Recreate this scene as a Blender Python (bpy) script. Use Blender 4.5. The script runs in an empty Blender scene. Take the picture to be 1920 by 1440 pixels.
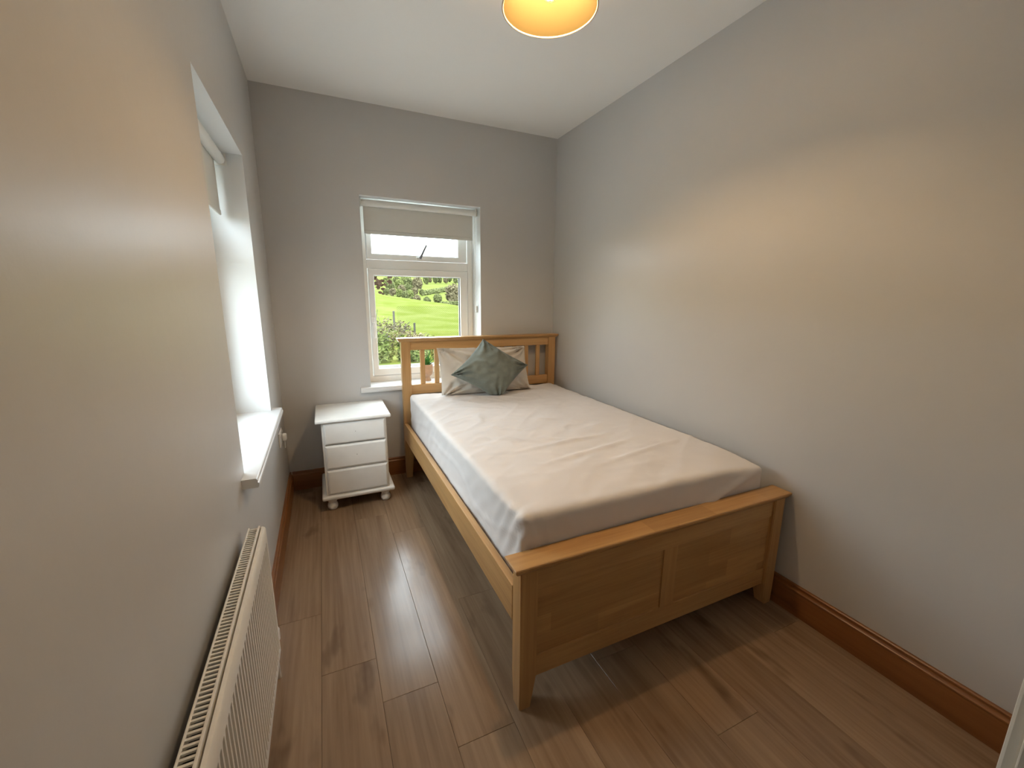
import bpy, bmesh, math, random
from mathutils import Vector, Matrix, noise
scene = bpy.context.scene
C = scene.collection

# ------------------------------------------------------------------ camera
def cam_basis(yaw, pitch, roll):
    f = Vector((math.sin(yaw)*math.cos(pitch), math.cos(yaw)*math.cos(pitch), math.sin(pitch)))
    r = Vector((math.cos(yaw), -math.sin(yaw), 0)); u = r.cross(f)
    c, s = math.cos(roll), math.sin(roll)
    return c*r + s*u, -s*r + c*u, f
cam = bpy.data.cameras.new('camera'); cam_ob = bpy.data.objects.new('camera', cam); C.objects.link(cam_ob)
R_, U_, F_ = cam_basis(0.4273, -0.2044, 0.0088)
m = Matrix((R_, U_, -F_)).transposed().to_4x4(); m.translation = (0.2928, -3.1225, 1.3486)
cam_ob.matrix_world = m
cam.sensor_fit = 'HORIZONTAL'; cam.sensor_width = 36.0; cam.lens = 36.0*775.4/1920.0
cam.clip_start = 0.02; cam.clip_end = 2000
scene.camera = cam_ob

# ------------------------------------------------------------------ sky (overcast)
SKY = 7.6
BULB = 18.0
world = bpy.data.worlds.new('overcast_sky'); scene.world = world; world.use_nodes = True
bg = world.node_tree.nodes['Background']
bg.inputs[0].default_value = (0.83, 0.93, 1.02, 1); bg.inputs[1].default_value = SKY

# light portals: sampling guides for the sky light that comes in by the two windows
def portal(name, loc, rot, sx, sy):
    l = bpy.data.lights.new(name, 'AREA'); l.shape = 'RECTANGLE'; l.size = sx; l.size_y = sy
    l.cycles.is_portal = True
    o = bpy.data.objects.new(name, l); C.objects.link(o); o.location = loc; o.rotation_euler = rot
    return o
portal('window_portal', (1.009, 0.30, 1.36), (math.radians(-90), 0, 0), 0.86, 1.32)
portal('window_portal', (-0.30, -1.0435, 1.375), (0, math.radians(-90), 0), 1.30, 0.90)

scene.view_settings.view_transform = 'Standard'
scene.view_settings.look = 'None'
scene.view_settings.exposure = 0.86
scene.view_settings.gamma = 1.0
scene.view_settings.use_curve_mapping = False
scene.cycles.use_denoising = True
scene.cycles.max_bounces = 14
scene.cycles.diffuse_bounces = 7
scene.cycles.glossy_bounces = 4
scene.cycles.transparent_max_bounces = 16
scene.cycles.sample_clamp_indirect = 8.0

# ------------------------------------------------------------------ helpers
ORG = {}          # world origin of every object built here
def reg(o, label=None, cat=None, group=None, kind=None):
    if label: o['label'] = label
    if cat: o['category'] = cat
    if group: o['group'] = group
    if kind: o['kind'] = kind
    return o
def thing(name, loc, label=None, cat=None, group=None, kind=None):
    o = bpy.data.objects.new(name, None); C.objects.link(o); o.location = loc
    o.empty_display_size = 0.05
    ORG[o] = Vector(loc)
    return reg(o, label, cat, group, kind)
def obj(name, bm, mat, parent=None, origin=None, smooth=None):
    """bm holds world coordinates; becomes one mesh object (a part when parent is given)."""
    if origin is None:
        if parent is not None: origin = ORG[parent]
        else:
            xs = [v.co for v in bm.verts]
            origin = Vector(((min(v.x for v in xs)+max(v.x for v in xs))/2, (min(v.y for v in xs)+max(v.y for v in xs))/2, min(v.z for v in xs)))
    origin = Vector(origin)
    bmesh.ops.translate(bm, verts=bm.verts, vec=-origin)
    me = bpy.data.meshes.new(name); bm.to_mesh(me); bm.free()
    for mm in (mat if isinstance(mat, (list, tuple)) else [mat]): me.materials.append(mm)
    if smooth is not None:
        me.polygons.foreach_set('use_smooth', [True]*len(me.polygons))
        me.set_sharp_from_angle(angle=math.radians(smooth))
    o = bpy.data.objects.new(name, me); C.objects.link(o)
    if parent is not None:
        o.parent = parent; o.location = origin - ORG[parent]
    else: o.location = origin
    ORG[o] = origin
    return o
def box(bm, x0, x1, y0, y1, z0, z1, bev=0.0, seg=2, mi=0):
    t = bmesh.new()
    vs = [t.verts.new((x, y, z)) for x in (x0, x1) for y in (y0, y1) for z in (z0, z1)]
    for f in ((0,1,3,2),(4,6,7,5),(0,4,5,1),(2,3,7,6),(0,2,6,4),(1,5,7,3)): t.faces.new([vs[i] for i in f])
    if bev > 0:
        bmesh.ops.bevel(t, geom=t.edges[:], offset=bev, segments=seg, affect='EDGES', profile=0.5)
    merge(bm, t, mi); return bm
def merge(bm, t, mi=0):
    t.normal_update()
    mp = {v: bm.verts.new(v.co) for v in t.verts}
    for f in t.faces:
        try:
            nf = bm.faces.new([mp[v] for v in f.verts]); nf.material_index = mi if mi else f.material_index; nf.smooth = f.smooth
        except ValueError: pass
    t.free()
def B(*a, **k): return box(bmesh.new(), *a, **k)
def lathe(bm, prof, cx, cy, n=24, axis='z', cap=True):
    """prof: list of (radius, height)"""
    rings = []
    for r, h in prof:
        ring = []
        for i in range(n):
            a = 2*math.pi*i/n
            ring.append(bm.verts.new((cx + r*math.cos(a), cy + r*math.sin(a), h)))
        rings.append(ring)
    for a, b in zip(rings, rings[1:]):
        for i in range(n): bm.faces.new((a[i], a[(i+1) % n], b[(i+1) % n], b[i]))
    if cap:
        bm.faces.new(list(reversed(rings[0]))); bm.faces.new(rings[-1])
    return bm
def tube(bm, pts, rad, n=8, cap=True):
    pts = [Vector(p) for p in pts]; rings = []
    for i, p in enumerate(pts):
        d = (pts[min(i+1, len(pts)-1)] - pts[max(i-1, 0)]).normalized()
        a = d.orthogonal().normalized() if abs(d.z) > .95 else d.cross(Vector((0,0,1))).normalized()
        b = d.cross(a)
        r = rad[i] if isinstance(rad, (list, tuple)) else rad
        rings.append([bm.verts.new(p + a*r*math.cos(2*math.pi*k/n) + b*r*math.sin(2*math.pi*k/n)) for k in range(n)])
    for a, b in zip(rings, rings[1:]):
        for i in range(n): bm.faces.new((a[i], a[(i+1) % n], b[(i+1) % n], b[i]))
    if cap:
        bm.faces.new(list(reversed(rings[0]))); bm.faces.new(rings[-1])
    bmesh.ops.recalc_face_normals(bm, faces=bm.faces[:])
    return bm
def extrude_profile(bm, prof, a0, a1, fn):
    """closed profile [(p,q)] swept from a0 to a1; fn(a,p,q)->xyz"""
    r0 = [bm.verts.new(fn(a0, p, q)) for p, q in prof]; r1 = [bm.verts.new(fn(a1, p, q)) for p, q in prof]
    n = len(prof)
    for i in range(n): bm.faces.new((r0[i], r0[(i+1) % n], r1[(i+1) % n], r1[i]))
    bm.faces.new(list(reversed(r0))); bm.faces.new(r1)
    bmesh.ops.recalc_face_normals(bm, faces=bm.faces[:]); return bm
def link_copy(o, parent, loc):
    c = o.copy(); C.objects.link(c); c.parent = parent; c.location = loc; return c

def sstep(a, b, t):
    t = max(0, min(1, (t-a)/(b-a))); return t*t*(3-2*t)

# ------------------------------------------------------------------ materials
def new_mat(name):
    m = bpy.data.materials.new(name); m.use_nodes = True
    return m, m.node_tree.nodes, m.node_tree.links, m.node_tree.nodes['Principled BSDF']
def plain(name, col, rough=0.5, bump=0.0, bscale=200, var=0.0, vscale=6, metallic=0, spec=0.5, stretch=(1,1,1)):
    m, N, L, p = new_mat(name)
    p.inputs['Base Color'].default_value = (*col, 1); p.inputs['Roughness'].default_value = rough
    p.inputs['Metallic'].default_value = metallic; p.inputs['Specular IOR Level'].default_value = spec
    tc = N.new('ShaderNodeTexCoord'); mp = N.new('ShaderNodeMapping'); mp.inputs['Scale'].default_value = stretch
    L.new(tc.outputs['Object'], mp.inputs[0])
    if var > 0:
        n = N.new('ShaderNodeTexNoise'); n.inputs['Scale'].default_value = vscale; n.inputs['Detail'].default_value = 4
        L.new(mp.outputs[0], n.inputs['Vector'])
        r = N.new('ShaderNodeValToRGB')
        r.color_ramp.elements[0].position = .3; r.color_ramp.elements[1].position = .7
        r.color_ramp.elements[0].color = (*[c*(1-var) for c in col], 1); r.color_ramp.elements[1].color = (*[min(1, c*(1+var)) for c in col], 1)
        L.new(n.outputs[0], r.inputs[0]); L.new(r.outputs[0], p.inputs['Base Color'])
    if bump > 0:
        n = N.new('ShaderNodeTexNoise'); n.inputs['Scale'].default_value = bscale; n.inputs['Detail'].default_value = 3
        L.new(mp.outputs[0], n.inputs['Vector'])
        b = N.new('ShaderNodeBump'); b.inputs['Strength'].default_value = bump; b.inputs['Distance'].default_value = 0.002
        L.new(n.outputs[0], b.inputs['Height']); L.new(b.outputs[0], p.inputs['Normal'])
    return m
def wall_paint(name, col, rough):
    m, N, L, p = new_mat(name)
    p.inputs['Base Color'].default_value = (*col, 1); p.inputs['Roughness'].default_value = rough; p.inputs['Specular IOR Level'].default_value = .3
    tc = N.new('ShaderNodeTexCoord')
    n1 = N.new('ShaderNodeTexNoise'); n1.inputs['Scale'].default_value = 3.0; n1.inputs['Detail'].default_value = 5
    n2 = N.new('ShaderNodeTexNoise'); n2.inputs['Scale'].default_value = 160; n2.inputs['Detail'].default_value = 2
    L.new(tc.outputs['Object'], n1.inputs['Vector']); L.new(tc.outputs['Object'], n2.inputs['Vector'])
    b1 = N.new('ShaderNodeBump'); b1.inputs['Strength'].default_value = .25; b1.inputs['Distance'].default_value = .012
    b2 = N.new('ShaderNodeBump'); b2.inputs['Strength'].default_value = .12; b2.inputs['Distance'].default_value = .001
    n3 = N.new('ShaderNodeTexNoise'); n3.inputs['Scale'].default_value = 17; n3.inputs['Detail'].default_value = 4; L.new(tc.outputs['Object'], n3.inputs['Vector'])
    b3 = N.new('ShaderNodeBump'); b3.inputs['Strength'].default_value = .22; b3.inputs['Distance'].default_value = .003; L.new(n3.outputs[0], b3.inputs['Height']); L.new(b3.outputs[0], b1.inputs['Normal'])
    L.new(n1.outputs[0], b1.inputs['Height']); L.new(n2.outputs[0], b2.inputs['Height'])
    L.new(b1.outputs[0], b2.inputs['Normal']); L.new(b2.outputs[0], p.inputs['Normal'])
    mx = N.new('ShaderNodeMixRGB'); mx.inputs[1].default_value = (*[c*.975 for c in col], 1); mx.inputs[2].default_value = (*[c*1.02 for c in col], 1)
    L.new(n1.outputs[0], mx.inputs[0]); L.new(mx.outputs[0], p.inputs['Base Color'])
    return m
def wood(name, dark, light, axis='x', grain=1.0, rough=0.4, staves=None, rnd=0.0, knots=0.0):
    m, N, L, p = new_mat(name)
    p.inputs['Roughness'].default_value = rough
    tc = N.new('ShaderNodeTexCoord'); oi = N.new('ShaderNodeObjectInfo')
    mul = N.new('ShaderNodeVectorMath'); mul.operation = 'SCALE'; mul.inputs[0].default_value = (17.3, 31.7, 23.1); L.new(oi.outputs['Random'], mul.inputs['Scale'])
    add = N.new('ShaderNodeVectorMath'); L.new(tc.outputs['Object'], add.inputs[0]); L.new(mul.outputs[0], add.inputs[1])
    s = {'x': (1.2, 14, 14), 'y': (14, 1.2, 14), 'z': (14, 14, 1.2)}[axis]
    mp = N.new('ShaderNodeMapping'); mp.inputs['Scale'].default_value = [k*grain for k in s]
    L.new(add.outputs[0], mp.inputs[0])
    n1 = N.new('ShaderNodeTexNoise'); n1.inputs['Scale'].default_value = 1.0; n1.inputs['Detail'].default_value = 7; n1.inputs['Roughness'].default_value = .6; n1.inputs['Distortion'].default_value = .9
    L.new(mp.outputs[0], n1.inputs['Vector'])
    n2 = N.new('ShaderNodeTexNoise'); n2.inputs['Scale'].default_value = 6.0; n2.inputs['Detail'].default_value = 4
    mp2 = N.new('ShaderNodeMapping'); mp2.inputs['Scale'].default_value = [k*grain for k in {'x': (.6, 22, 22), 'y': (22, .6, 22), 'z': (22, 22, .6)}[axis]]
    L.new(add.outputs[0], mp2.inputs[0]); L.new(mp2.outputs[0], n2.inputs['Vector'])
    mixf = N.new('ShaderNodeMix'); mixf.data_type = 'FLOAT'; mixf.inputs[0].default_value = .35
    L.new(n1.outputs[0], mixf.inputs[2]); L.new(n2.outputs[0], mixf.inputs[3])
    r = N.new('ShaderNodeValToRGB'); r.color_ramp.elements[0].position = .33; r.color_ramp.elements[1].position = .64
    r.color_ramp.elements[0].color = (*dark, 1); r.color_ramp.elements[1].color = (*light, 1)
    L.new(mixf.outputs[0], r.inputs[0])
    col = r.outputs[0]
    if staves:
        mps = N.new('ShaderNodeMapping'); mps.inputs['Rotation'].default_value = staves
        L.new(add.outputs[0], mps.inputs[0])
        bk = N.new('ShaderNodeTexBrick'); bk.inputs['Scale'].default_value = 1.0; bk.inputs['Mortar Size'].default_value = 0.0
        bk.inputs['Brick Width'].default_value = .31; bk.inputs['Row Height'].default_value = .072; bk.offset = .37
        bk.inputs['Color1'].default_value = (.86, .84, .80, 1); bk.inputs['Color2'].default_value = (1.1, 1.1, 1.1, 1)
        L.new(mps.outputs[0], bk.inputs['Vector'])
        mu = N.new('ShaderNodeMixRGB'); mu.blend_type = 'MULTIPLY'; mu.inputs[0].default_value = 1
        L.new(col, mu.inputs[1]); L.new(bk.outputs['Color'], mu.inputs[2]); col = mu.outputs[0]
    if knots > 0:
        kn = N.new('ShaderNodeTexNoise'); kn.inputs['Scale'].default_value = 1.0; kn.inputs['Detail'].default_value = 3
        mpk = N.new('ShaderNodeMapping'); mpk.inputs['Scale'].default_value = {'x': (3.2, 9, 9), 'y': (9, 3.2, 9), 'z': (9, 9, 3.2)}[axis]
        L.new(add.outputs[0], mpk.inputs[0]); L.new(mpk.outputs[0], kn.inputs['Vector'])
        kr = N.new('ShaderNodeValToRGB'); kr.color_ramp.elements[0].position = .62; kr.color_ramp.elements[0].color = (1, 1, 1, 1)
        kr.color_ramp.elements[1].position = .76; kr.color_ramp.elements[1].color = (1-knots, 1-knots*1.1, 1-knots*1.15, 1)
        L.new(kn.outputs[0], kr.inputs[0])
        mu = N.new('ShaderNodeMixRGB'); mu.blend_type = 'MULTIPLY'; mu.inputs[0].default_value = 1
        L.new(col, mu.inputs[1]); L.new(kr.outputs[0], mu.inputs[2]); col = mu.outputs[0]
    if rnd > 0:
        mr = N.new('ShaderNodeMapRange'); mr.inputs[3].default_value = 1-rnd; mr.inputs[4].default_value = 1+rnd
        L.new(oi.outputs['Random'], mr.inputs[0])
        hs = N.new('ShaderNodeHueSaturation'); L.new(mr.outputs[0], hs.inputs['Value']); L.new(col, hs.inputs['Color']); col = hs.outputs[0]
    L.new(col, p.inputs['Base Color'])
    b = N.new('ShaderNodeBump'); b.inputs['Strength'].default_value = .12; b.inputs['Distance'].default_value = .001
    L.new(n2.outputs[0], b.inputs['Height']); L.new(b.outputs[0], p.inputs['Normal'])
    return m
def fabric(name, col, rough=0.9, weave=900, wr=0.0, sheen=0.0, var=0.05, vscale=8):
    m = plain(name, col, rough, bump=.25, bscale=weave, var=var, vscale=vscale, spec=.2)
    p = m.node_tree.nodes['Principled BSDF']
    if sheen: p.inputs['Sheen Weight'].default_value = sheen; p.inputs['Sheen Roughness'].default_value = .4
    return m
def leafy(name, col, col2, scale=3.0):
    m, N, L, p = new_mat(name); p.inputs['Roughness'].default_value = .8; p.inputs['Specular IOR Level'].default_value = 0.0
    tc = N.new('ShaderNodeTexCoord'); n = N.new('ShaderNodeTexNoise'); n.inputs['Scale'].default_value = scale; n.inputs['Detail'].default_value = 6
    L.new(tc.outputs['Object'], n.inputs['Vector'])
    r = N.new('ShaderNodeValToRGB'); r.color_ramp.elements[0].position = .38; r.color_ramp.elements[1].position = .62
    r.color_ramp.elements[0].color = (*col, 1); r.color_ramp.elements[1].color = (*col2, 1)
    L.new(n.outputs[0], r.inputs[0]); L.new(r.outputs[0], p.inputs['Base Color'])
    return m
def glass_pane(name):
    m = bpy.data.materials.new(name); m.use_nodes = True; N = m.node_tree.nodes; L = m.node_tree.links
    for n in list(N): N.remove(n)
    out = N.new('ShaderNodeOutputMaterial'); tr = N.new('ShaderNodeBsdfTransparent'); tr.inputs[0].default_value = (.95, .97, .96, 1)
    gl = N.new('ShaderNodeBsdfGlossy'); gl.inputs['Roughness'].default_value = .01
    lw = N.new('ShaderNodeLayerWeight'); pw = N.new('ShaderNodeMath'); pw.operation = 'POWER'; pw.inputs[1].default_value = 5.0
    fr = N.new('ShaderNodeMath'); fr.operation = 'MULTIPLY_ADD'; fr.inputs[1].default_value = .90; fr.inputs[2].default_value = .04
    L.new(lw.outputs['Facing'], pw.inputs[0]); L.new(pw.outputs[0], fr.inputs[0])
    mx = N.new('ShaderNodeMixShader'); L.new(fr.outputs[0], mx.inputs[0]); L.new(tr.outputs[0], mx.inputs[1]); L.new(gl.outputs[0], mx.inputs[2])
    L.new(mx.outputs[0], out.inputs[0]); return m

M = {}
M['wall'] = wall_paint('grey_satin_wall_paint', (.55, .54, .53), .37)
M['ceiling'] = plain('white_ceiling_paint', (.88, .865, .84), .75, bump=.1, bscale=120)
M['white'] = plain('white_gloss_paint', (.80, .80, .78), .30, bump=.05, bscale=60)
M['upvc'] = plain('white_window_plastic', (.82, .81, .78), .35)
M['reveal'] = plain('white_reveal_paint', (.72, .73, .73), .5, bump=.08, bscale=120)
M['sill'] = plain('white_sill_paint', (.70, .705, .71), .35)
M['night'] = plain('cream_white_painted_wood', (.86, .85, .82), .5, bump=.08, bscale=50, var=.03, vscale=12)
M['rad'] = plain('cream_radiator_enamel', (.80, .76, .69), .32, bump=.05, bscale=150)
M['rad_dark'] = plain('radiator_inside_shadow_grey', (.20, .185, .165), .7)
M['chrome'] = plain('brushed_chrome', (.62, .63, .64), .25, metallic=1.0)
M['pewter'] = plain('grey_metal_lever', (.16, .16, .17), .5)
M['sub'] = plain('dark_underlay', (.05, .04, .03), .9)
M['plank'] = wood('brown_oak_laminate', (.215, .135, .080), (.36, .250, .160), 'y', grain=.55, rough=.21, rnd=.09, knots=.42)
M['skirt_x'] = wood('varnished_pine', (.19, .068, .017), (.27, .108, .033), 'x', grain=.6, rough=.3, knots=.5)
M['skirt_y'] = wood('varnished_pine_long', (.19, .068, .017), (.27, .108, .033), 'y', grain=.6, rough=.3, knots=.5)
OAK_D, OAK_L = (.40, .215, .078), (.56, .335, .138)
M['oak_x'] = wood('honey_oak', OAK_D, OAK_L, 'x', rough=.38, rnd=.05)
M['oak_y'] = wood('honey_oak_long', OAK_D, OAK_L, 'y', rough=.38, rnd=.05)
M['oak_z'] = wood('honey_oak_upright', OAK_D, OAK_L, 'z', rough=.38, rnd=.05)
M['oak_panel'] = wood('honey_oak_staves', OAK_D, OAK_L, 'x', rough=.38, staves=(math.radians(90), 0, 0))
M['oak_cap'] = wood('honey_oak_cap_staves', OAK_D, OAK_L, 'x', rough=.33, staves=(0, 0, 0))
M['sheet'] = fabric('white_cotton_sheet', (.75, .71, .69), .85, weave=700, var=.02)
M['ticking'] = fabric('white_mattress_ticking', (.7, .7, .7), .9)
M['pillow'] = fabric('beige_cotton', (.64, .585, .515), .9, weave=600, var=.04)
M['velvet'] = fabric('grey_green_velvet', (.19, .21, .185), .85, weave=500, sheen=.15, var=.15, vscale=14)
M['blind'] = plain('grey_blind_cloth', (.66, .65, .61), .85, bump=.1, bscale=900)
M['blind_tube'] = plain('white_blind_tube', (.76, .755, .72), .45)
_N = M['blind'].node_tree.nodes; _L = M['blind'].node_tree.links
_t = _N.new('ShaderNodeBsdfTranslucent'); _t.inputs[0].default_value = (.7, .68, .62, 1); _m = _N.new('ShaderNodeMixShader'); _m.inputs[0].default_value = .035
_L.new(_N['Principled BSDF'].outputs[0], _m.inputs[1]); _L.new(_t.outputs[0], _m.inputs[2]); _L.new(_m.outputs[0], _N['Material Output'].inputs[0])
M['pane'] = glass_pane('window_glass')
M['gasket'] = plain('black_gasket', (.02, .02, .022), .6)
M['pot'] = plain('terracotta_pot', (.50, .36, .27), .7, bump=.15, bscale=80, var=.12, vscale=25)
M['soil'] = plain('dark_soil', (.05, .035, .025), .95, bump=.5, bscale=150)
M['aloe'] = leafy('aloe_green', (.035, .12, .03), (.07, .20, .05), 30)
M['socket'] = plain('white_socket_plastic', (.76, .75, .72), .35)
M['door'] = plain('white_door_frame_gloss', (.66, .64, .58), .3)

# ------------------------------------------------------------------ room shell
W, H, NEAR, TH = 2.092, 2.582, -3.008, 0.30
def wall_ring(bm, plane, pos, depth, a0, a1, z0, z1, holes_a, holes_z):
    """wall slab with one rectangular opening; plane 'y': wall at y=pos..pos+depth over x; 'x': wall at x=pos..pos+depth over y.
    faces around the opening take material 1"""
    def P(a, d, z): return (a, d, z) if plane == 'y' else (d, a, z)
    (h0, h1), (k0, k1) = holes_a, holes_z
    A = [a0, h0, h1, a1]; Z = [z0, k0, k1, z1]
    g = {}
    for d in (0, 1):
        for i in range(4):
            for j in range(4): g[d, i, j] = bm.verts.new(P(A[i], pos + depth*d, Z[j]))
    for d in (0, 1):
        for i in range(3):
            for j in range(3):
                if (i, j) != (1, 1): bm.faces.new([g[d, i, j], g[d, i+1, j], g[d, i+1, j+1], g[d, i, j+1]])
    for i in range(3):
        for j in (0, 3): bm.faces.new([g[0, i, j], g[0, i+1, j], g[1, i+1, j], g[1, i, j]])
    for j in range(3):
        for i in (0, 3): bm.faces.new([g[0, i, j], g[0, i, j+1], g[1, i, j+1], g[1, i, j]])
    for (i, j, i2, j2) in ((1,1,2,1),(2,1,2,2),(2,2,1,2),(1,2,1,1)):
        f = bm.faces.new([g[0, i, j], g[0, i2, j2], g[1, i2, j2], g[1, i, j]]); f.material_index = 1
    bmesh.ops.recalc_face_normals(bm, faces=bm.faces[:])
    return bm
BX0, BX1, BZ0, BZ1 = 0.579, 1.4385, 0.668, 2.018       # back window opening
LY0, LY1, LZ0, LZ1 = -1.491, -0.596, 0.702, 2.0143     # side window opening
wb = obj('wall_back', wall_ring(bmesh.new(), 'y', 0.0, TH, -TH, W+.15, -.15, H, (BX0, BX1), (BZ0, BZ1)), [M['wall'], M['reveal']])
reg(wb, 'grey painted end wall behind the headboard, with a window opening', kind='structure')
wl = obj('wall_left', wall_ring(bmesh.new(), 'x', -TH, TH, -4.7, 0.0, -.15, H, (LY0, LY1), (LZ0, LZ1)), [M['wall'], M['reveal']])
reg(wl, 'grey satin painted long wall with a deep window and radiator', kind='structure')
wr = obj('wall_right', B(W, W+.15, -4.7, 0.0, -.15, H), M['wall']); reg(wr, 'plain grey painted long wall beside the bed', kind='structure')
ce = obj('ceiling', B(-TH, W+.15, -4.7, TH, H, H+.12), M['ceiling']); reg(ce, 'plain white painted ceiling', kind='structure')
DX0, DX1, DH = 0.20, 1.06, 2.03
wn = obj('wall_near', wall_ring(bmesh.new(), 'y', NEAR-.10, .10, 0.0, W, -.15, H, (DX0-.02, DX1+.02), (-.1, DH+.02)), [M['wall'], M['wall']])
reg(wn, 'grey painted wall with the doorway', kind='structure')
wh = obj('wall_landing', B(-TH, W+.15, -4.85, -4.7, -.15, H), M['wall']); reg(wh, 'grey wall across the landing', kind='structure')
fl = obj('floor', B(-TH, W+.15, -4.7, TH-.05, -.16, -.012), M['sub'], origin=(0, 0, 0)); reg(fl, 'brown oak laminate floor of long planks', kind='structure')

# laminate planks, each one its own piece
PW, PL, GAP = 0.190, 1.285, 0.0004
plank_mesh = {}
def plank(x0, x1, y0, y1):
    key = (round(x1-x0, 4), round(y1-y0, 4))
    if key not in plank_mesh:
        w, l = (x1-x0)/2-GAP, (y1-y0)/2-GAP
        bm = bmesh.new(); c = .0007
        lo = [bm.verts.new((sx*w, sy*l, -.012)) for sx, sy in ((-1,-1),(1,-1),(1,1),(-1,1))]
        mi = [bm.verts.new((sx*w, sy*l, -c)) for sx, sy in ((-1,-1),(1,-1),(1,1),(-1,1))]
        hi = [bm.verts.new((sx*(w-c), sy*(l-c), 0)) for sx, sy in ((-1,-1),(1,-1),(1,1),(-1,1))]
        for a, b in ((lo, mi), (mi, hi)):
            for i in range(4): bm.faces.new((a[i], a[(i+1) % 4], b[(i+1) % 4], b[i]))
        bm.faces.new(hi)
        me = bpy.data.meshes.new('plank'); bm.to_mesh(me); bm.free(); me.materials.append(M['plank']); plank_mesh[key] = me
    o = bpy.data.objects.new('plank', plank_mesh[key]); C.objects.link(o); o.parent = fl
    o.location = ((x0+x1)/2, (y0+y1)/2, 0)
joints = [-1.37, -1.70, -1.893, -0.85, -1.52, -0.42, -2.05, -1.15, -0.68, -1.82, -0.95]
xa = 0.002
for k, j in enumerate(joints):
    x0, x1 = xa + k*PW, min(xa + (k+1)*PW, W)
    ys = []
    y = j
    while y > -4.65: y -= PL
    while y < 0: ys.append(y); y += PL
    ys.append(y)
    for a, b in zip(ys, ys[1:]):
        a, b = max(a, -4.68), min(b, 0.0)
        if b-a > .02: plank(x0, x1, a, b)

# skirting boards with a moulded top
PROF = [(0, 0), (.018, 0), (.018, .098), (.0165, .102), (.0165, .106), (.0185, .109), (.0178, .113), (.013, .117), (.0105, .122), (.0105, .127), (.012, .129), (.0115, .133), (.008, .1364), (0, .1364)]
def skirt(name, a0, a1, fn, mat, label):
    o = obj(name, extrude_profile(bmesh.new(), PROF, a0, a1, fn), mat, smooth=35); reg(o, label, kind='structure'); return o
skirt('baseboard_left', NEAR, 0, lambda a, p, q: (p, a, q), M['skirt_y'], 'varnished pine skirting under the side window and radiator')
skirt('baseboard_right', NEAR, 0, lambda a, p, q: (W-p, a, q), M['skirt_y'], 'varnished pine skirting along the wall beside the bed')
skirt('baseboard_back', .018, W-.018, lambda a, p, q: (a, -p, q), M['skirt_x'], 'varnished pine skirting behind the bedside chest')
skirt('baseboard_near', DX1+.085, W-.018, lambda a, p, q: (a, NEAR+p, q), M['skirt_x'], 'varnished pine skirting beside the doorway')

# doorway lining
d1 = thing('door_1', (DX0, NEAR, 0), 'white gloss door frame at the edge of the doorway', kind='structure')
obj('jamb', B(DX1, DX1+.02, NEAR-.11, NEAR, 0, DH+.02, .002), M['door'], d1)
obj('jamb', B(DX0-.02, DX0, NEAR-.11, NEAR, 0, DH+.02, .002), M['door'], d1)
obj('head_jamb', B(DX0, DX1, NEAR-.11, NEAR, DH, DH+.02, .002), M['door'], d1)
obj('architrave', B(DX1+.012, DX1+.082, NEAR, NEAR+.016, 0, DH+.08, .004), M['door'], d1)
obj('architrave', B(DX0-.082, DX0-.012, NEAR, NEAR+.016, 0, DH+.08, .004), M['door'], d1)
obj('architrave', B(DX0-.012, DX1+.012, NEAR, NEAR+.016, DH+.012, DH+.08, .004), M['door'], d1)

# ------------------------------------------------------------------ windows
def ring(bm, P, a0, a1, z0, z1, wl_, wr_, wb_, wt_, d0, d1, bev=.004):
    """rectangular frame of four mitred members; P(a,d,z)"""
    def member(q):      # q: outer0, outer1, inner1, inner0 in (a,z)
        t = bmesh.new()
        lo = [t.verts.new(P(a, d0, z)) for a, z in q]; hi = [t.verts.new(P(a, d1, z)) for a, z in q]
        for i in range(4): t.faces.new((lo[i], lo[(i+1) % 4], hi[(i+1) % 4], hi[i]))
        t.faces.new(lo); t.faces.new(hi)
        bmesh.ops.recalc_face_normals(t, faces=t.faces[:])
        eds = [e for e in t.edges if e.calc_length() > .1]
        bmesh.ops.bevel(t, geom=eds, offset=bev, segments=2, affect='EDGES', profile=.5)
        merge(bm, t)
    o = [(a0, z0), (a1, z0), (a1, z1), (a0, z1)]
    i = [(a0+wl_, z0+wb_), (a1-wr_, z0+wb_), (a1-wr_, z1-wt_), (a0+wl_, z1-wt_)]
    for k in range(4): member([o[k], o[(k+1) % 4], i[(k+1) % 4], i[k]])
    bmesh.ops.recalc_face_normals(bm, faces=bm.faces[:])
    return bm
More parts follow.
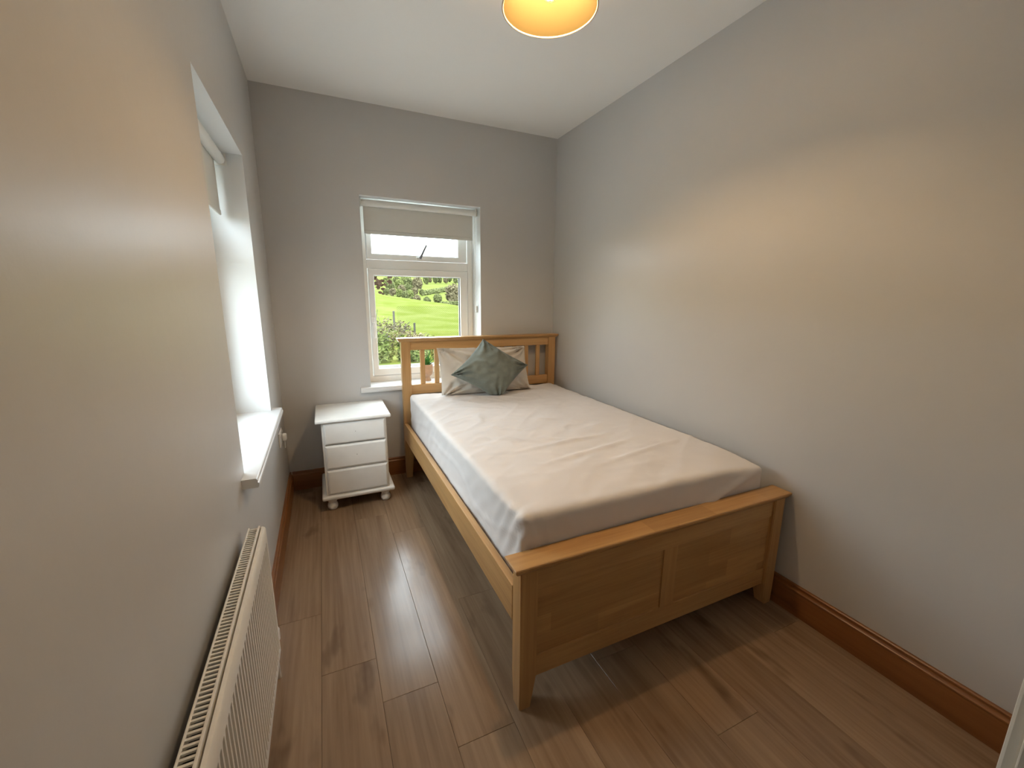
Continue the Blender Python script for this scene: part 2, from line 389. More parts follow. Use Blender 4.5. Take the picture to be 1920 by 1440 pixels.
def window(n, P, a0, a1, z0, z1, zt0, zt1, label, org, fl=.042, fr_=.044, cl=.040, cr=.062, vl=.038, vr=.072):
    w = thing('window_%d' % n, org, label, kind='structure')
    fr = obj('outer_frame', ring(bmesh.new(), P, a0, a1, z0, z1, fl, fr_, .045, .05, .19, .262), M['upvc'], w)
    bm = bmesh.new()
    t = bmesh.new(); vs = []
    pts = [P(a, d, z) for a in (a0+fl, a1-fr_) for d in (.19, .262) for z in (zt0, zt1)]
    xs, ys, zs = zip(*pts); box(bm, min(xs), max(xs), min(ys), max(ys), min(zs), max(zs), .004)
    obj('transom', bm, M['upvc'], w)
    # lower casement
    la0, la1, lz0, lz1 = a0+fl+.004, a1-fr_-.004, z0+.048, zt0-.003
    sash = obj('casement', ring(bmesh.new(), P, la0, la1, lz0, lz1, cl, cr, .054, .048, .178, .24, .006), M['upvc'], w)
    g0, g1, h0, h1 = la0+cl, la1-cr, lz0+.054, lz1-.048
    xs, ys, zs = zip(P(g0-.008, .205, h0-.008), P(g1+.008, .209, h1+.008))
    obj('gasket', ring(bmesh.new(), P, g0-.006, g1+.006, h0-.006, h1+.006, .0085, .0115, .0085, .0085, .200, .212, .001), M['gasket'], sash)
    obj('pane', B(min(xs), max(xs), min(ys), max(ys), min(zs), max(zs)), M['pane'], sash)
    # top hung vent
    ua0, ua1, uz0, uz1 = a0+fl+.002, a1-fr_-.008, zt1+.003, z1-.053
    vent = obj('vent_sash', ring(bmesh.new(), P, ua0, ua1, uz0, uz1, vl, vr, .040, .045, .182, .24, .006), M['upvc'], w)
    g0, g1, h0, h1 = ua0+vl, ua1-vr, uz0+.040, uz1-.045
    xs, ys, zs = zip(P(g0-.008, .205, h0-.008), P(g1+.008, .209, h1+.008))
    obj('pane', B(min(xs), max(xs), min(ys), max(ys), min(zs), max(zs)), M['pane'], vent)
    return w, sash, vent
P1 = lambda a, d, z: (a, d, z)
w1, sash1, vent1 = window(1, P1, BX0, BX1, .703, BZ1, 1.556, 1.620, 'white framed window in the end wall with a view of green hills', (1.009, .2, .703))
P2 = lambda a, d, z: (-d, a, z)
w2, sash2, vent2 = window(2, P2, LY0, LY1, .735, LZ1, 1.556, 1.620, 'white framed window set deep in the wall above the radiator', (-.2, -1.04, .735), .042, .044, .045, .060, .045, .060)
# handles
def handle_lower(sash, P, a, z, mat):
    pts = [P(a-.014, .168, z-.05), P(a+.014, .180, z+.05)]
    xs, ys, zs = zip(*pts); h = obj('handle', B(min(xs), max(xs), min(ys), max(ys), min(zs), max(zs), .005), mat, sash)
    pts = [P(a-.009, .138, z-.012), P(a+.009, .170, z+.012)]
    xs, ys, zs = zip(*pts); bm = B(min(xs), max(xs), min(ys), max(ys), min(zs), max(zs), .005)
    pts = [P(a-.010, .128, z-.105), P(a+.010, .144, z+.014)]
    xs, ys, zs = zip(*pts); box(bm, min(xs), max(xs), min(ys), max(ys), min(zs), max(zs), .006)
    obj('lever', bm, mat, sash)
handle_lower(sash1, P1, .640, 1.150, M['white']); handle_lower(sash2, P2, -1.444, 1.150, M['white'])
def handle_vent(vent, P, a, z):
    pts = [P(a-.022, .166, z-.012), P(a+.022, .184, z+.012)]
    xs, ys, zs = zip(*pts); obj('handle', B(min(xs), max(xs), min(ys), max(ys), min(zs), max(zs), .005), M['white'], vent)
    obj('lever', tube(bmesh.new(), [P(a+.004, .160, z), P(a+.02, .152, z+.03), P(a+.054, .150, z+.098)], [.010, .008, .007], 8), M['pewter'], vent)
handle_vent(vent1, P1, 1.003, 1.640); handle_vent(vent2, P2, -1.04, 1.640)
# sills
def nosing_sill(bm, P, a0, a1, o0, o1, d_in, d_out, z0, z1):
    """one board: fills the reveal and returns past the opening as a moulded nosing"""
    def run(prof, p0, p1):
        r0 = [bm.verts.new(P(p0, d, z)) for d, z in prof]; r1 = [bm.verts.new(P(p1, d, z)) for d, z in prof]; n = len(prof)
        for i in range(n): bm.faces.new((r0[i], r0[(i+1) % n], r1[(i+1) % n], r1[i]))
        bm.faces.new(list(reversed(r0))); bm.faces.new(r1)
    h = z1-z0
    nose = [(-d_out+.004, z0), (-d_out+.001, z0+h*.12), (-d_out, z0+h*.42), (-d_out+.0015, z0+h*.52), (-d_out+.004, z0+h*.56), (-d_out+.004, z0+h*.78), (-d_out+.006, z0+h*.93), (-d_out+.010, z1)]
    run(nose + [(d_in, z1), (d_in, z0)], a0+.0005, a1-.0005)
    for p0, p1 in ((o0, a0+.0005), (a1-.0005, o1)): run(nose + [(-.0003, z1), (-.0003, z0)], p0, p1)
    bmesh.ops.remove_doubles(bm, verts=bm.verts[:], dist=1e-6)
    bmesh.ops.recalc_face_normals(bm, faces=bm.faces[:])
    return bm
obj('window_sill', nosing_sill(bmesh.new(), P1, BX0, BX1, .508, 1.510, .262, .032, .669, .705), M['sill'], w1, smooth=40)
s2 = bmesh.new()
nosing_sill(s2, P2, LY0, LY1, LY0-.068, LY1+.062, .262, .052, .703, .736)
obj('window_sill', s2, M['sill'], w2, smooth=40)
# drip sills outside
obj('outer_sill', B(BX0-.03, BX1+.03, .255, .36, .64, .69, .004), M['reveal'], w1)
obj('outer_sill', B(-.36, -.255, LY0-.03, LY1+.03, .67, .72, .004), M['reveal'], w2)

# roller blinds
def blind(P, a0, a1, zc, dc, zb, label, dfab, chain_a, sgn):
    r = thing('roller_blind', P((a0+a1)/2, dc, zc), label, 'blind')
    bm = bmesh.new(); tube(bm, [P(a0+.008, dc, zc), P(a1-.008, dc, zc)], .0225, 24)
    obj('tube', bm, M['blind_tube'], r, smooth=40)
    pts = [P(a0+.022, dc+dfab-.0006, zb), P(a1-.022, dc+dfab+.0006, zc)]
    xs, ys, zs = zip(*pts); obj('blind_cloth', B(min(xs), max(xs), min(ys), max(ys), min(zs), max(zs)), M['blind'], r)
    pts = [P(a0+.022, dc+dfab-.004, zb-.001), P(a1-.022, dc+dfab+.004, zb+.024)]
    xs, ys, zs = zip(*pts); obj('hem_bar', B(min(xs), max(xs), min(ys), max(ys), min(zs), max(zs), .003), M['blind'], r)
    for a in (a0, a1):
        s = 1 if a == a0 else -1
        pts = [P(a, dc-.026, zc-.027), P(a+s*.007, dc+.026, zc+.030)]
        xs, ys, zs = zip(*pts); obj('bracket', B(min(xs), max(xs), min(ys), max(ys), min(zs), max(zs), .004), M['blind_tube'], r)
    for e in (-.012, .012):
        obj('chain', tube(bmesh.new(), [P(chain_a, dc+e, zc-.01), P(chain_a, dc+e*.8, zc-.3), P(chain_a, dc+e*.5, 1.255)], .0014, 6), M['blind_tube'], r)
    pts = [P(chain_a-.006*0, dc-.011, 1.235), P(chain_a+sgn*.016, dc+.011, 1.285)]
    xs, ys, zs = zip(*pts); obj('chain_clip', B(min(xs), max(xs), min(ys), max(ys), min(zs), max(zs), .004), M['white'], r)
blind(P1, BX0+.006, BX1-.008, 1.986, .075, 1.785, 'grey roller blind drawn partly down over the end wall window', .021, BX1-.018, 1)
blind(P2, LY0+.006, LY1-.012, 1.981, .092, 1.727, 'grey roller blind in the deep side window above the radiator', .021, LY0+.02, -1)

# ------------------------------------------------------------------ bed
bed = thing('bed_frame', (1.4255, -1.12, 0), 'honey oak double bed frame with slatted headboard and panelled footboard', 'bed')
X0, X1 = 0.768, 2.083
PX0, PX1 = 0.791, 2.062                       # outer faces of the posts
HY0, HY1 = -.110, -.052                       # headboard post depth
def tapered_post(x0, x1, y0, y1, z1, inner, zt):
    """post whose inner face tapers in below zt"""
    bm = bmesh.new(); t = .020
    def sec(z, dx, dy): 
        a, b = (x0, x1-dx) if inner > 0 else (x0+dx, x1)
        return [bm.verts.new(p) for p in ((a, y0, z), (b, y0, z), (b, y1-dy, z), (a, y1-dy, z))]
    rs = [sec(0, t, t*.6), sec(zt, 0, 0), sec(z1, 0, 0)]
    for a, b in zip(rs, rs[1:]):
        for i in range(4): bm.faces.new((a[i], a[(i+1) % 4], b[(i+1) % 4], b[i]))
    bm.faces.new(list(reversed(rs[0]))); bm.faces.new(rs[-1])
    bmesh.ops.bevel(bm, geom=[e for e in bm.edges if abs((e.verts[0].co-e.verts[1].co).z) > .05], offset=.003, segments=2, affect='EDGES')
    bmesh.ops.recalc_face_normals(bm, faces=bm.faces[:])
    return bm
hp = obj('head_post', tapered_post(PX0, PX0+.064, HY0, HY1, 1.036, 1, .22), M['oak_z'], bed)
obj('head_post', tapered_post(PX1-.064, PX1, HY0, HY1, 1.036, -1, .22), M['oak_z'], bed)
def cap(x0, x1, y0, y1, zb, zt, inset):
    """cap board with bevelled underside"""
    bm = bmesh.new()
    def r(z, i): return [bm.verts.new(p) for p in ((x0+i, y0+i, z), (x1-i, y0+i, z), (x1-i, y1-i, z), (x0+i, y1-i, z))]
    zm = zb + (zt-zb)*.55
    rs = [r(zb, inset), r(zm, .001), r(zt-.003, 0), r(zt, .002)]
    for a, b in zip(rs, rs[1:]):
        for i in range(4): bm.faces.new((a[i], a[(i+1) % 4], b[(i+1) % 4], b[i]))
    bm.faces.new(list(reversed(rs[0]))); bm.faces.new(rs[-1]); return bm
obj('headboard_cap', cap(X0-.002, X1, -.124, -.036, 1.036, 1.061, .012), M['oak_cap'], bed)
hx0, hx1 = PX0+.064, PX1-.064
obj('headboard_rail', B(hx0, hx1, -.099, -.066, .972, 1.036, .002), M['oak_x'], bed)
obj('headboard_rail', B(hx0, hx1, -.099, -.066, .645, .716, .002), M['oak_x'], bed)
obj('headboard_rail', B(hx0, hx1, -.099, -.066, .24, .42, .002), M['oak_x'], bed)
NS, SW = 10, .034
pitch = (hx1-hx0-NS*SW)/(NS+1)
for k in range(NS):
    sx = hx0 + pitch + k*(pitch+SW)
    obj('headboard_slat', B(sx, sx+SW, -.092, -.073, .716, .972, .002), M['oak_z'], bed)
# side rails
for (a, b) in ((PX0-.001, PX0+.027), (PX1-.027, PX1)):
    obj('side_rail', B(a, b, -2.046, HY0-.001, .300, .432, .003), M['oak_y'], bed)
for (a, b) in ((PX0+.027, PX0+.052), (PX1-.052, PX1-.027)):
    obj('ledge', B(a, b, -2.04, HY0-.004, .325, .352), M['oak_y'], bed)
bs = None
for k in range(13):
    y = -.20 - k*.145
    if bs is None: bs = obj('base_slat', B(PX0+.028, PX1-.028, -.035, .035, .352, .370), M['oak_x'], bed); bs.location = Vector((0, y, 0))
    else: link_copy(bs, bed, Vector((0, y, 0)))
# footboard
FY0, FY1 = -2.109, -2.047
obj('foot_post', tapered_post(PX0, PX0+.062, FY0, FY1, .513, 1, .115), M['oak_z'], bed)
obj('foot_post', tapered_post(PX1-.062, PX1, FY0, FY1, .513, -1, .115), M['oak_z'], bed)
obj('footboard_cap', cap(X0, X1, -2.1206, -2.031, .513, .537, .010), M['oak_cap'], bed)
fx0, fx1 = PX0+.062, PX1-.062
obj('footboard_rail', B(fx0, fx1, -2.098, -2.062, .433, .513, .0015), M['oak_x'], bed)
obj('footboard_rail', B(fx0, fx1, -2.098, -2.062, .103, .183, .0015), M['oak_x'], bed)
mid = (fx0+fx1)/2
obj('footboard_stile', B(mid-.034, mid+.034, -2.098, -2.062, .183, .433, .0015), M['oak_z'], bed)
obj('footboard_panel', B(fx0, mid-.034, -2.0925, -2.070, .183, .433), M['oak_panel'], bed)
obj('footboard_panel', B(mid+.034, fx1, -2.0925, -2.070, .183, .433), M['oak_panel'], bed)

# mattress with fitted sheet
def rounded_block(x0, x1, y0, y1, z0, z1, step, rfun):
    bm = bmesh.new()
    nx, ny, nz = int((x1-x0)/step), int((y1-y0)/step), max(4, int((z1-z0)/step))
    cache = {}
    def v(i, j, k):
        key = (i, j, k)
        if key not in cache: cache[key] = bm.verts.new((x0+(x1-x0)*i/nx, y0+(y1-y0)*j/ny, z0+(z1-z0)*k/nz))
        return cache[key]
    for i in range(nx):
        for j in range(ny):
            bm.faces.new((v(i,j,nz), v(i+1,j,nz), v(i+1,j+1,nz), v(i,j+1,nz))); bm.faces.new((v(i,j,0), v(i,j+1,0), v(i+1,j+1,0), v(i+1,j,0)))
    for i in range(nx):
        for k in range(nz):
            bm.faces.new((v(i,0,k), v(i+1,0,k), v(i+1,0,k+1), v(i,0,k+1))); bm.faces.new((v(i,ny,k), v(i,ny,k+1), v(i+1,ny,k+1), v(i+1,ny,k)))
    for j in range(ny):
        for k in range(nz):
            bm.faces.new((v(0,j,k), v(0,j,k+1), v(0,j+1,k+1), v(0,j+1,k))); bm.faces.new((v(nx,j,k), v(nx,j+1,k), v(nx,j+1,k+1), v(nx,j,k+1)))
    for vert in bm.verts:
        p = vert.co; r = rfun(p)
        q = Vector((min(max(p.x, x0+r), x1-r), min(max(p.y, y0+r), y1-r), min(max(p.z, z0+r*.6), z1-r*.8)))
        d = p-q
        if d.length > 1e-6:
            s = Vector((d.x/r, d.y/r, d.z/(r*.8 if d.z > 0 else r*.6)))
            u = s.normalized(); mx = max(abs(s.x), abs(s.y), abs(s.z))
            vert.co = q + Vector((u.x*r, u.y*r, u.z*(r*.8 if d.z > 0 else r*.6)))*mx
    return bm
MX0, MX1, MY0, MY1, MZ0, MZ1 = .832, 2.022, -2.024, -.135, .372, .650
mat_ = thing('mattress', ((MX0+MX1)/2, (MY0+MY1)/2, MZ0), 'mattress in a rumpled white fitted sheet on the oak bed', 'mattress')
obj('mattress_core', B(MX0+.03, MX1-.03, MY0+.03, MY1-.03, MZ0-.001, MZ1-.04, .02), M['ticking'], mat_)
bm = rounded_block(MX0, MX1, MY0, MY1, MZ0, MZ1, .0135, lambda p: .026)
bm.normal_update()
def ridge(p, s, seed):     # thin crease lines
    n = noise.noise(Vector((p[0]*s[0]+seed, p[1]*s[1]+seed*1.7, p[2]*s[2])))
    return max(0.0, 1-abs(n)*9)
def crease(x, y, ax, ay, bx, by, wid):
    dx, dy = bx-ax, by-ay; L2 = dx*dx+dy*dy
    t = max(0, min(1, ((x-ax)*dx+(y-ay)*dy)/L2)); d = math.hypot(x-ax-t*dx, y-ay-t*dy)
    return math.exp(-(d/wid)**2) * math.sin(math.pi*(0.08+.84*t))
TOPC = [(1.02,-.42,1.22,-.62,.010),(1.28,-.38,1.62,-.60,.012),(1.30,-.47,1.40,-.62,.009),(.95,-.62,1.30,-.80,.012),(.92,-.90,1.45,-1.12,.014),(.98,-1.05,1.30,-1.28,.011),(.90,-1.20,1.22,-1.42,.012),(1.2,-.95,1.7,-1.25,.016),(1.05,-1.5,1.6,-1.45,.016),(1.1,-1.68,1.75,-1.55,.014),(1.3,-1.78,1.9,-1.66,.013),(1.22,-1.36,1.42,-1.48,.010),(1.5,-.8,1.85,-.95,.015)]
for v in bm.verts:
    p = v.co; n = v.normal; d = 0.0
    top = max(0.0, n.z)
    if top > .3:
        e = min(p.x-MX0, MX1-p.x, p.y-MY0, MY1-p.y)
        d += top*.010*min(1, e/.25)
        rx, ry = p.x*.85+p.y*.5, -p.x*.5+p.y*.85
        d += top*(.0035*noise.noise(Vector((rx*3.0, ry*9.0, 1.3))) + .0016*noise.noise(Vector((rx*9, ry*24, 4.1))) + .0016*ridge((rx, ry, 0), (1.6, 5.0, 1), 3.3))
        for c in TOPC: d += top*.0075*crease(p.x, p.y, *c)
        hd = .35+.65*sstep(-1.7, -.5, p.y)
        d += top*hd*(.0042*ridge((rx, ry, 0), (2.5, 8.0, 1), 11.3) + .0032*ridge((p.x, p.y, 0), (4.0, 9.0, 1), 21.7) + .0012*noise.noise(Vector((rx*20, ry*45, 7.7))))
    left = max(0.0, -n.x); foot = max(0.0, -n.y)
    if left > .3:
        d += left*(.004*noise.noise(Vector((p.y*5+p.z*9, p.z*7-p.y*2, 2.2))) + .004*ridge((p.y, p.z, 0), (2.2, 5.5, 1), 7.1) + .0025*noise.noise(Vector((p.y*17+p.z*20, p.z*13, 9))))
        k = math.exp(-((p.y-MY0)/.16)**2)
        d += left*k*.006*math.sin((p.y-MY0)*90 + (p.z-MZ1)*55)
    if foot > .3:
        d += foot*(.005*noise.noise(Vector((p.x*3.5, p.z*6, 5.5))) + .002*noise.noise(Vector((p.x*11, p.z*14, 6.5))))
        d += foot*.014*crease(p.x, p.z, 1.50, .46, 1.99, .64, .016)
        d += foot*.006*crease(p.x, p.z, 1.45, .44, 1.85, .60, .03)
        k = math.exp(-((p.x-MX0)/.10)**2); d += foot*k*.005*math.sin((p.x-MX0)*110 + (p.z-MZ1)*40)
    v.co = p + n*d
for v in bm.verts:      # soft sag of the far foot corner
    k = math.exp(-((v.co.x-MX1)/.16)**2 - ((v.co.y-MY0)/.16)**2); v.co.z -= .016*k*max(0, (v.co.z-MZ0)/(MZ1-MZ0))
obj('fitted_sheet', bm, M['sheet'], mat_, smooth=80)

# pillow and cushion
def cushion_mesh(w, h, t, seed, n=44, pinch=.05, wr=.006, flat=3.0, bk=1.0):
    bm = bmesh.new(); g = {}
    for s in (0, 1):
        for i in range(n+1):
            for j in range(n+1):
                if s == 1 and (i in (0, n) or j in (0, n)): g[s, i, j] = g[0, i, j]; continue
                u, v = 2*i/n-1, 2*j/n-1
                x = w/2*u*(1-pinch*(1-v*v)); y = h/2*v*(1-pinch*(1-u*u))
                prof = max(0, (1-abs(u)**flat))**.62 * max(0, (1-abs(v)**flat))**.62
                z = t/2*prof*(1 if s == 0 else -bk)
                edge = 1-min(1-abs(u), 1-abs(v))
                cu, cv = abs(u), abs(v); corner = (cu*cv)**3
                q = Vector((x*9+seed, y*9, s*3.0))
                dz = wr*(noise.noise(q) + .6*noise.noise(q*2.6)) * min(1, (1-edge)*4)
                a = math.atan2(v-math.copysign(1, v), u-math.copysign(1, u)); rr = math.hypot(1-cu, 1-cv)
                dz += wr*1.7*math.sin(a*13+seed+2*rr)*math.exp(-(rr/.50)**2)*min(1, (1-edge)*7)
                g[s, i, j] = bm.verts.new((x, y, z+dz*(1 if s == 0 else -1)))
    for s in (0, 1):
        for i in range(n):
            for j in range(n):
                q = [g[s, i, j], g[s, i+1, j], g[s, i+1, j+1], g[s, i, j+1]]
                bm.faces.new(q if s == 0 else list(reversed(q)))
    return bm
def place(bm, loc, tilt, roll=0.0, yaw=0.0, scale=(1, 1, 1)):
    """local x = width, y = height, z = front; tilt leans the top back"""
    Mx = Matrix.Translation(loc) @ Matrix.Rotation(yaw, 4, 'Z') @ Matrix.Rotation(math.radians(90)-tilt, 4, 'X') @ Matrix.Diagonal((*scale, 1)) @ Matrix.Rotation(roll, 4, 'Z')
    bmesh.ops.transform(bm, matrix=Mx, verts=bm.verts); return bm
pb = place(cushion_mesh(.71, .37, .15, 2.0, 64, .035, .020), (1.385, -.235, .812), math.radians(22), math.radians(-1.0))
zmin = min(v.co.z for v in pb.verts)
for v in pb.verts:
    v.co.z += max(0, .668-v.co.z)*.9
    if v.co.y > -.128: v.co.y = -.128 + (v.co.y+.128)*.12
pil = obj('pillow', pb, M['pillow'], smooth=80); reg(pil, 'creased beige pillow propped against the slatted headboard', 'pillow')
cb = place(cushion_mesh(.43, .43, .22, 5.0, 64, .08, .016, 2.2, .3), (1.375, -.378, .842), math.radians(24), math.radians(49.5), scale=(1.0, .78, 1))
for v in cb.verts: v.co.z += max(0, .678-v.co.z)*.95
cus = obj('cushion', cb, M['velvet'], smooth=80); reg(cus, 'grey green velvet cushion standing on its corner before the pillow', 'cushion')

# ------------------------------------------------------------------ bedside chest
NX0, NX1, NY0, NY1 = .2024, .6497, -.4523, -.022
nt = thing('bedside_chest', (.426, -.237, 0), 'small white painted three drawer chest on bun feet beside bed', 'bedside chest')
obj('chest_top', B(NX0, NX1, NY0, NY1, .588, .6109, .008, 3), M['night'], nt, smooth=40)
CX0, CX1, CY0, CY1 = NX0+.032, NX1-.028, NY0+.030, NY1-.008
body = bmesh.new()
box(body, CX0, CX0+.018, CY0, CY1, .10, .588, .001); box(body, CX1-.018, CX1, CY0, CY1, .10, .588, .001)
box(body, CX0+.018, CX1-.018, CY1-.012, CY1, .10, .588); 
for z in (.10, .268, .428, .578): box(body, CX0+.018, CX1-.018, CY0+.004, CY1-.012, z, z+.010)
obj('carcass', body, M['night'], nt)
for k, (z0, z1) in enumerate(((.445, .582), (.283, .436), (.114, .274))):
    dr = bmesh.new()
    t = bmesh.new()
    a0, a1, y0, y1 = CX0+.012, CX1-.008, CY0-.016, CY0+.006
    rs = []
    for (y, i) in ((y1, 0), (y0+.009, 0), (y0+.004, .003), (y0, .011)):
        rs.append([dr.verts.new(p) for p in ((a0+i, y, z0+i), (a1-i, y, z0+i), (a1-i, y, z1-i), (a0+i, y, z1-i))])
    for a, b in zip(rs, rs[1:]):
        for i in range(4): dr.faces.new((a[i], a[(i+1) % 4], b[(i+1) % 4], b[i]))
    dr.faces.new(rs[0]); dr.faces.new(rs[-1]); bmesh.ops.recalc_face_normals(dr, faces=dr.faces[:])
    box(dr, a0+.02, a1-.02, y1, CY1-.03, z0+.012, z1-.012)
    d = obj('drawer', dr, M['night'], nt)
    if k < 2:
        zc = (z0+z1)/2+.004; hx = (a0+a1)/2
        hb = bmesh.new(); t = bmesh.new(); lathe(t, [(.0022, 0), (.0022, .0012)], 0, 0, 10)
        bmesh.ops.rotate(t, verts=t.verts, cent=(0,0,0), matrix=Matrix.Rotation(math.radians(90), 3, 'X'))
        bmesh.ops.translate(t, verts=t.verts, vec=(hx, y0, zc)); merge(hb, t)
        reg(obj('screw_hole', hb, M['rad_dark'], d), 'small screw hole where the knob is missing')
pl = bmesh.new(); box(pl, NX0+.004, NX1+.004, NY0+.004, NY1-.004, .078, .104, .010, 3)
obj('plinth', pl, M['night'], nt, smooth=40)
for fx in (NX0+.062, NX1-.055):
    for fy in (NY0+.055, NY1-.06):
        obj('bun_foot', lathe(bmesh.new(), [(.016, 0), (.024, .003), (.0305, .014), (.032, .026), (.029, .040), (.022, .049), (.0225, .053), (.028, .056), (.029, .064), (.026, .0785)], fx, fy, 24), M['night'], nt, smooth=50)

# ------------------------------------------------------------------ radiator
RY1, RY0, RZ0, RZ1 = -1.665, -2.665, .128, .612
RB, RF = .022, .072
rad = thing('radiator', (.045, (RY0+RY1)/2, RZ0), 'cream ribbed panel radiator with slotted top grille on the side wall', 'radiator')
# ribbed front panel
fp = bmesh.new(); NP = 40; pit = (RY1-RY0-.05)/NP; prof = []
y = RY0; prof.append((RF-.004, y)); prof.append((RF, y+.004)); y += .025; prof.append((RF, y))
for k in range(NP):
    b = RY0+.025+k*pit
    prof += [(RF, b+pit*.30), (RF-.0105, b+pit*.48), (RF-.0105, b+pit*.80), (RF, b+pit*.98)]
prof += [(RF, RY1-.004), (RF-.004, RY1)]
rows = [(RZ0, 1), (RZ0+.004, 0), (RZ0+.030, 0), (RZ0+.042, 2), (RZ1-.062, 2), (RZ1-.048, 0), (RZ1-.010, 0), (RZ1-.003, 1), (RZ1-.002, 3)]
g = []
for z, md in rows:
    r = []
    for (x, yy) in prof:
        if md == 2: xx = x
        elif md == 0: xx = max(x, RF) if x > RF-.0110 and (RY0+.01 < yy < RY1-.01) else x
        elif md == 1: xx = (max(x, RF) if (RY0+.01 < yy < RY1-.01) else x)-.004
        else: xx = RF-.012
        r.append(fp.verts.new((xx, yy, z)))
    g.append(r)
for a, b in zip(g, g[1:]):
    for i in range(len(prof)-1): fp.faces.new((a[i], a[i+1], b[i+1], b[i]))
bk = [[fp.verts.new((RF-.013, yy, z)) for (x, yy) in (prof[0], prof[-1])] for z in (RZ0, RZ1-.002)]
fp.faces.new((bk[0][0], bk[0][1], bk[1][1], bk[1][0]))
bmesh.ops.recalc_face_normals(fp, faces=fp.faces[:])
obj('front_panel', fp, M['rad'], rad, smooth=30)
# convector body behind, side covers and the top grille
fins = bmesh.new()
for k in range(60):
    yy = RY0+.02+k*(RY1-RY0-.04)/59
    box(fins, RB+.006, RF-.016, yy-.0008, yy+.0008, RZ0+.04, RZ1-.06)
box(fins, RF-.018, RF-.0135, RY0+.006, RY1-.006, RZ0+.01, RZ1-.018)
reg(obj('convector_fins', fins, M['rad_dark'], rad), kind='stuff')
for yy in (RY0, RY1-.003):
    obj('side_cover', B(RB, RF-.014, yy, yy+.003, RZ0+.03, RZ1-.004, .001), M['rad'], rad)
obj('grille_rail', B(RB, RB+.0045, RY0, RY1, RZ1-.022, RZ1, .0012), M['rad'], rad)
obj('grille_rail', B(RF-.022, RF-.0165, RY0, RY1, RZ1-.022, RZ1+.003, .0012), M['rad'], rad)
gb = None; NB = 84
for k in range(NB):
    yy = RY0+.012+k*(RY1-RY0-.024)/(NB-1)
    if gb is None:
        gb = obj('grille_bar', B(RB+.0045, RF-.022, -.0023, .0023, RZ1-.006, RZ1-.002), M['rad'], rad)
        base = gb.location.copy() - Vector((0, 0, 0))
        # mesh is relative to the radiator origin; shift its y so that 0 is the bar centre
        for v in gb.data.vertices: v.co.y += ORG[rad].y
        gb.location = (0, yy-ORG[rad].y, 0)
    else: link_copy(gb, rad, (0, yy-ORG[rad].y, 0))
# valves and pipes
for (yv, s) in ((RY1+.022, 1), (RY0-.022, -1)):
    bm = bmesh.new(); lathe(bm, [(.0075, 0), (.0075, .10)], .052, yv, 12)
    v = obj('valve_pipe', bm, M['white'], rad, smooth=50)
    bm = bmesh.new(); lathe(bm, [(.011, .10), (.014, .104), (.014, .15), (.012, .155), (.019, .158), (.020, .195), (.016, .204), (.006, .207)], .052, yv, 20)
    obj('valve_cap', bm, M['white'], rad, smooth=50)
    obj('valve_tail', tube(bmesh.new(), [(.052, yv, .165), (.052, yv-s*.03, .165)], .009, 12), M['chrome'], rad, smooth=50)
for yb in (RY0+.15, RY1-.15):
    obj('wall_bracket', B(.0005, RB+.006, yb-.015, yb+.015, RZ0+.08, RZ1-.06), M['rad'], rad)

# ------------------------------------------------------------------ socket on the side wall
so = thing('wall_socket', (0, -.34, .50), 'white plug socket low on the side wall near the corner', 'socket')
obj('face_plate', B(0, .009, -.413, -.267, .457, .543, .003), M['socket'], so)
for yy in (-.376, -.304):
    for zz, hw in ((.515, .0022),): obj('pin_slot', B(.0088, .0094, yy-.002, yy+.002, .508, .520), M['gasket'], so)
    obj('rocker_switch', B(.008, .012, yy-.006+.02, yy+.006+.02, .520, .534, .001), M['socket'], so)
pgr = thing('plug', (.009, -.304, .49), 'white plug pushed into the low side wall socket', 'plug')
obj('plug_body', B(.0095, .034, -.327, -.281, .470, .512, .008, 3), M['socket'], pgr, smooth=40)
obj('plug_cable', tube(bmesh.new(), [(.022, -.304, .472), (.022, -.304, .455), (.021, -.303, .42)], .003, 8), M['socket'], pgr)

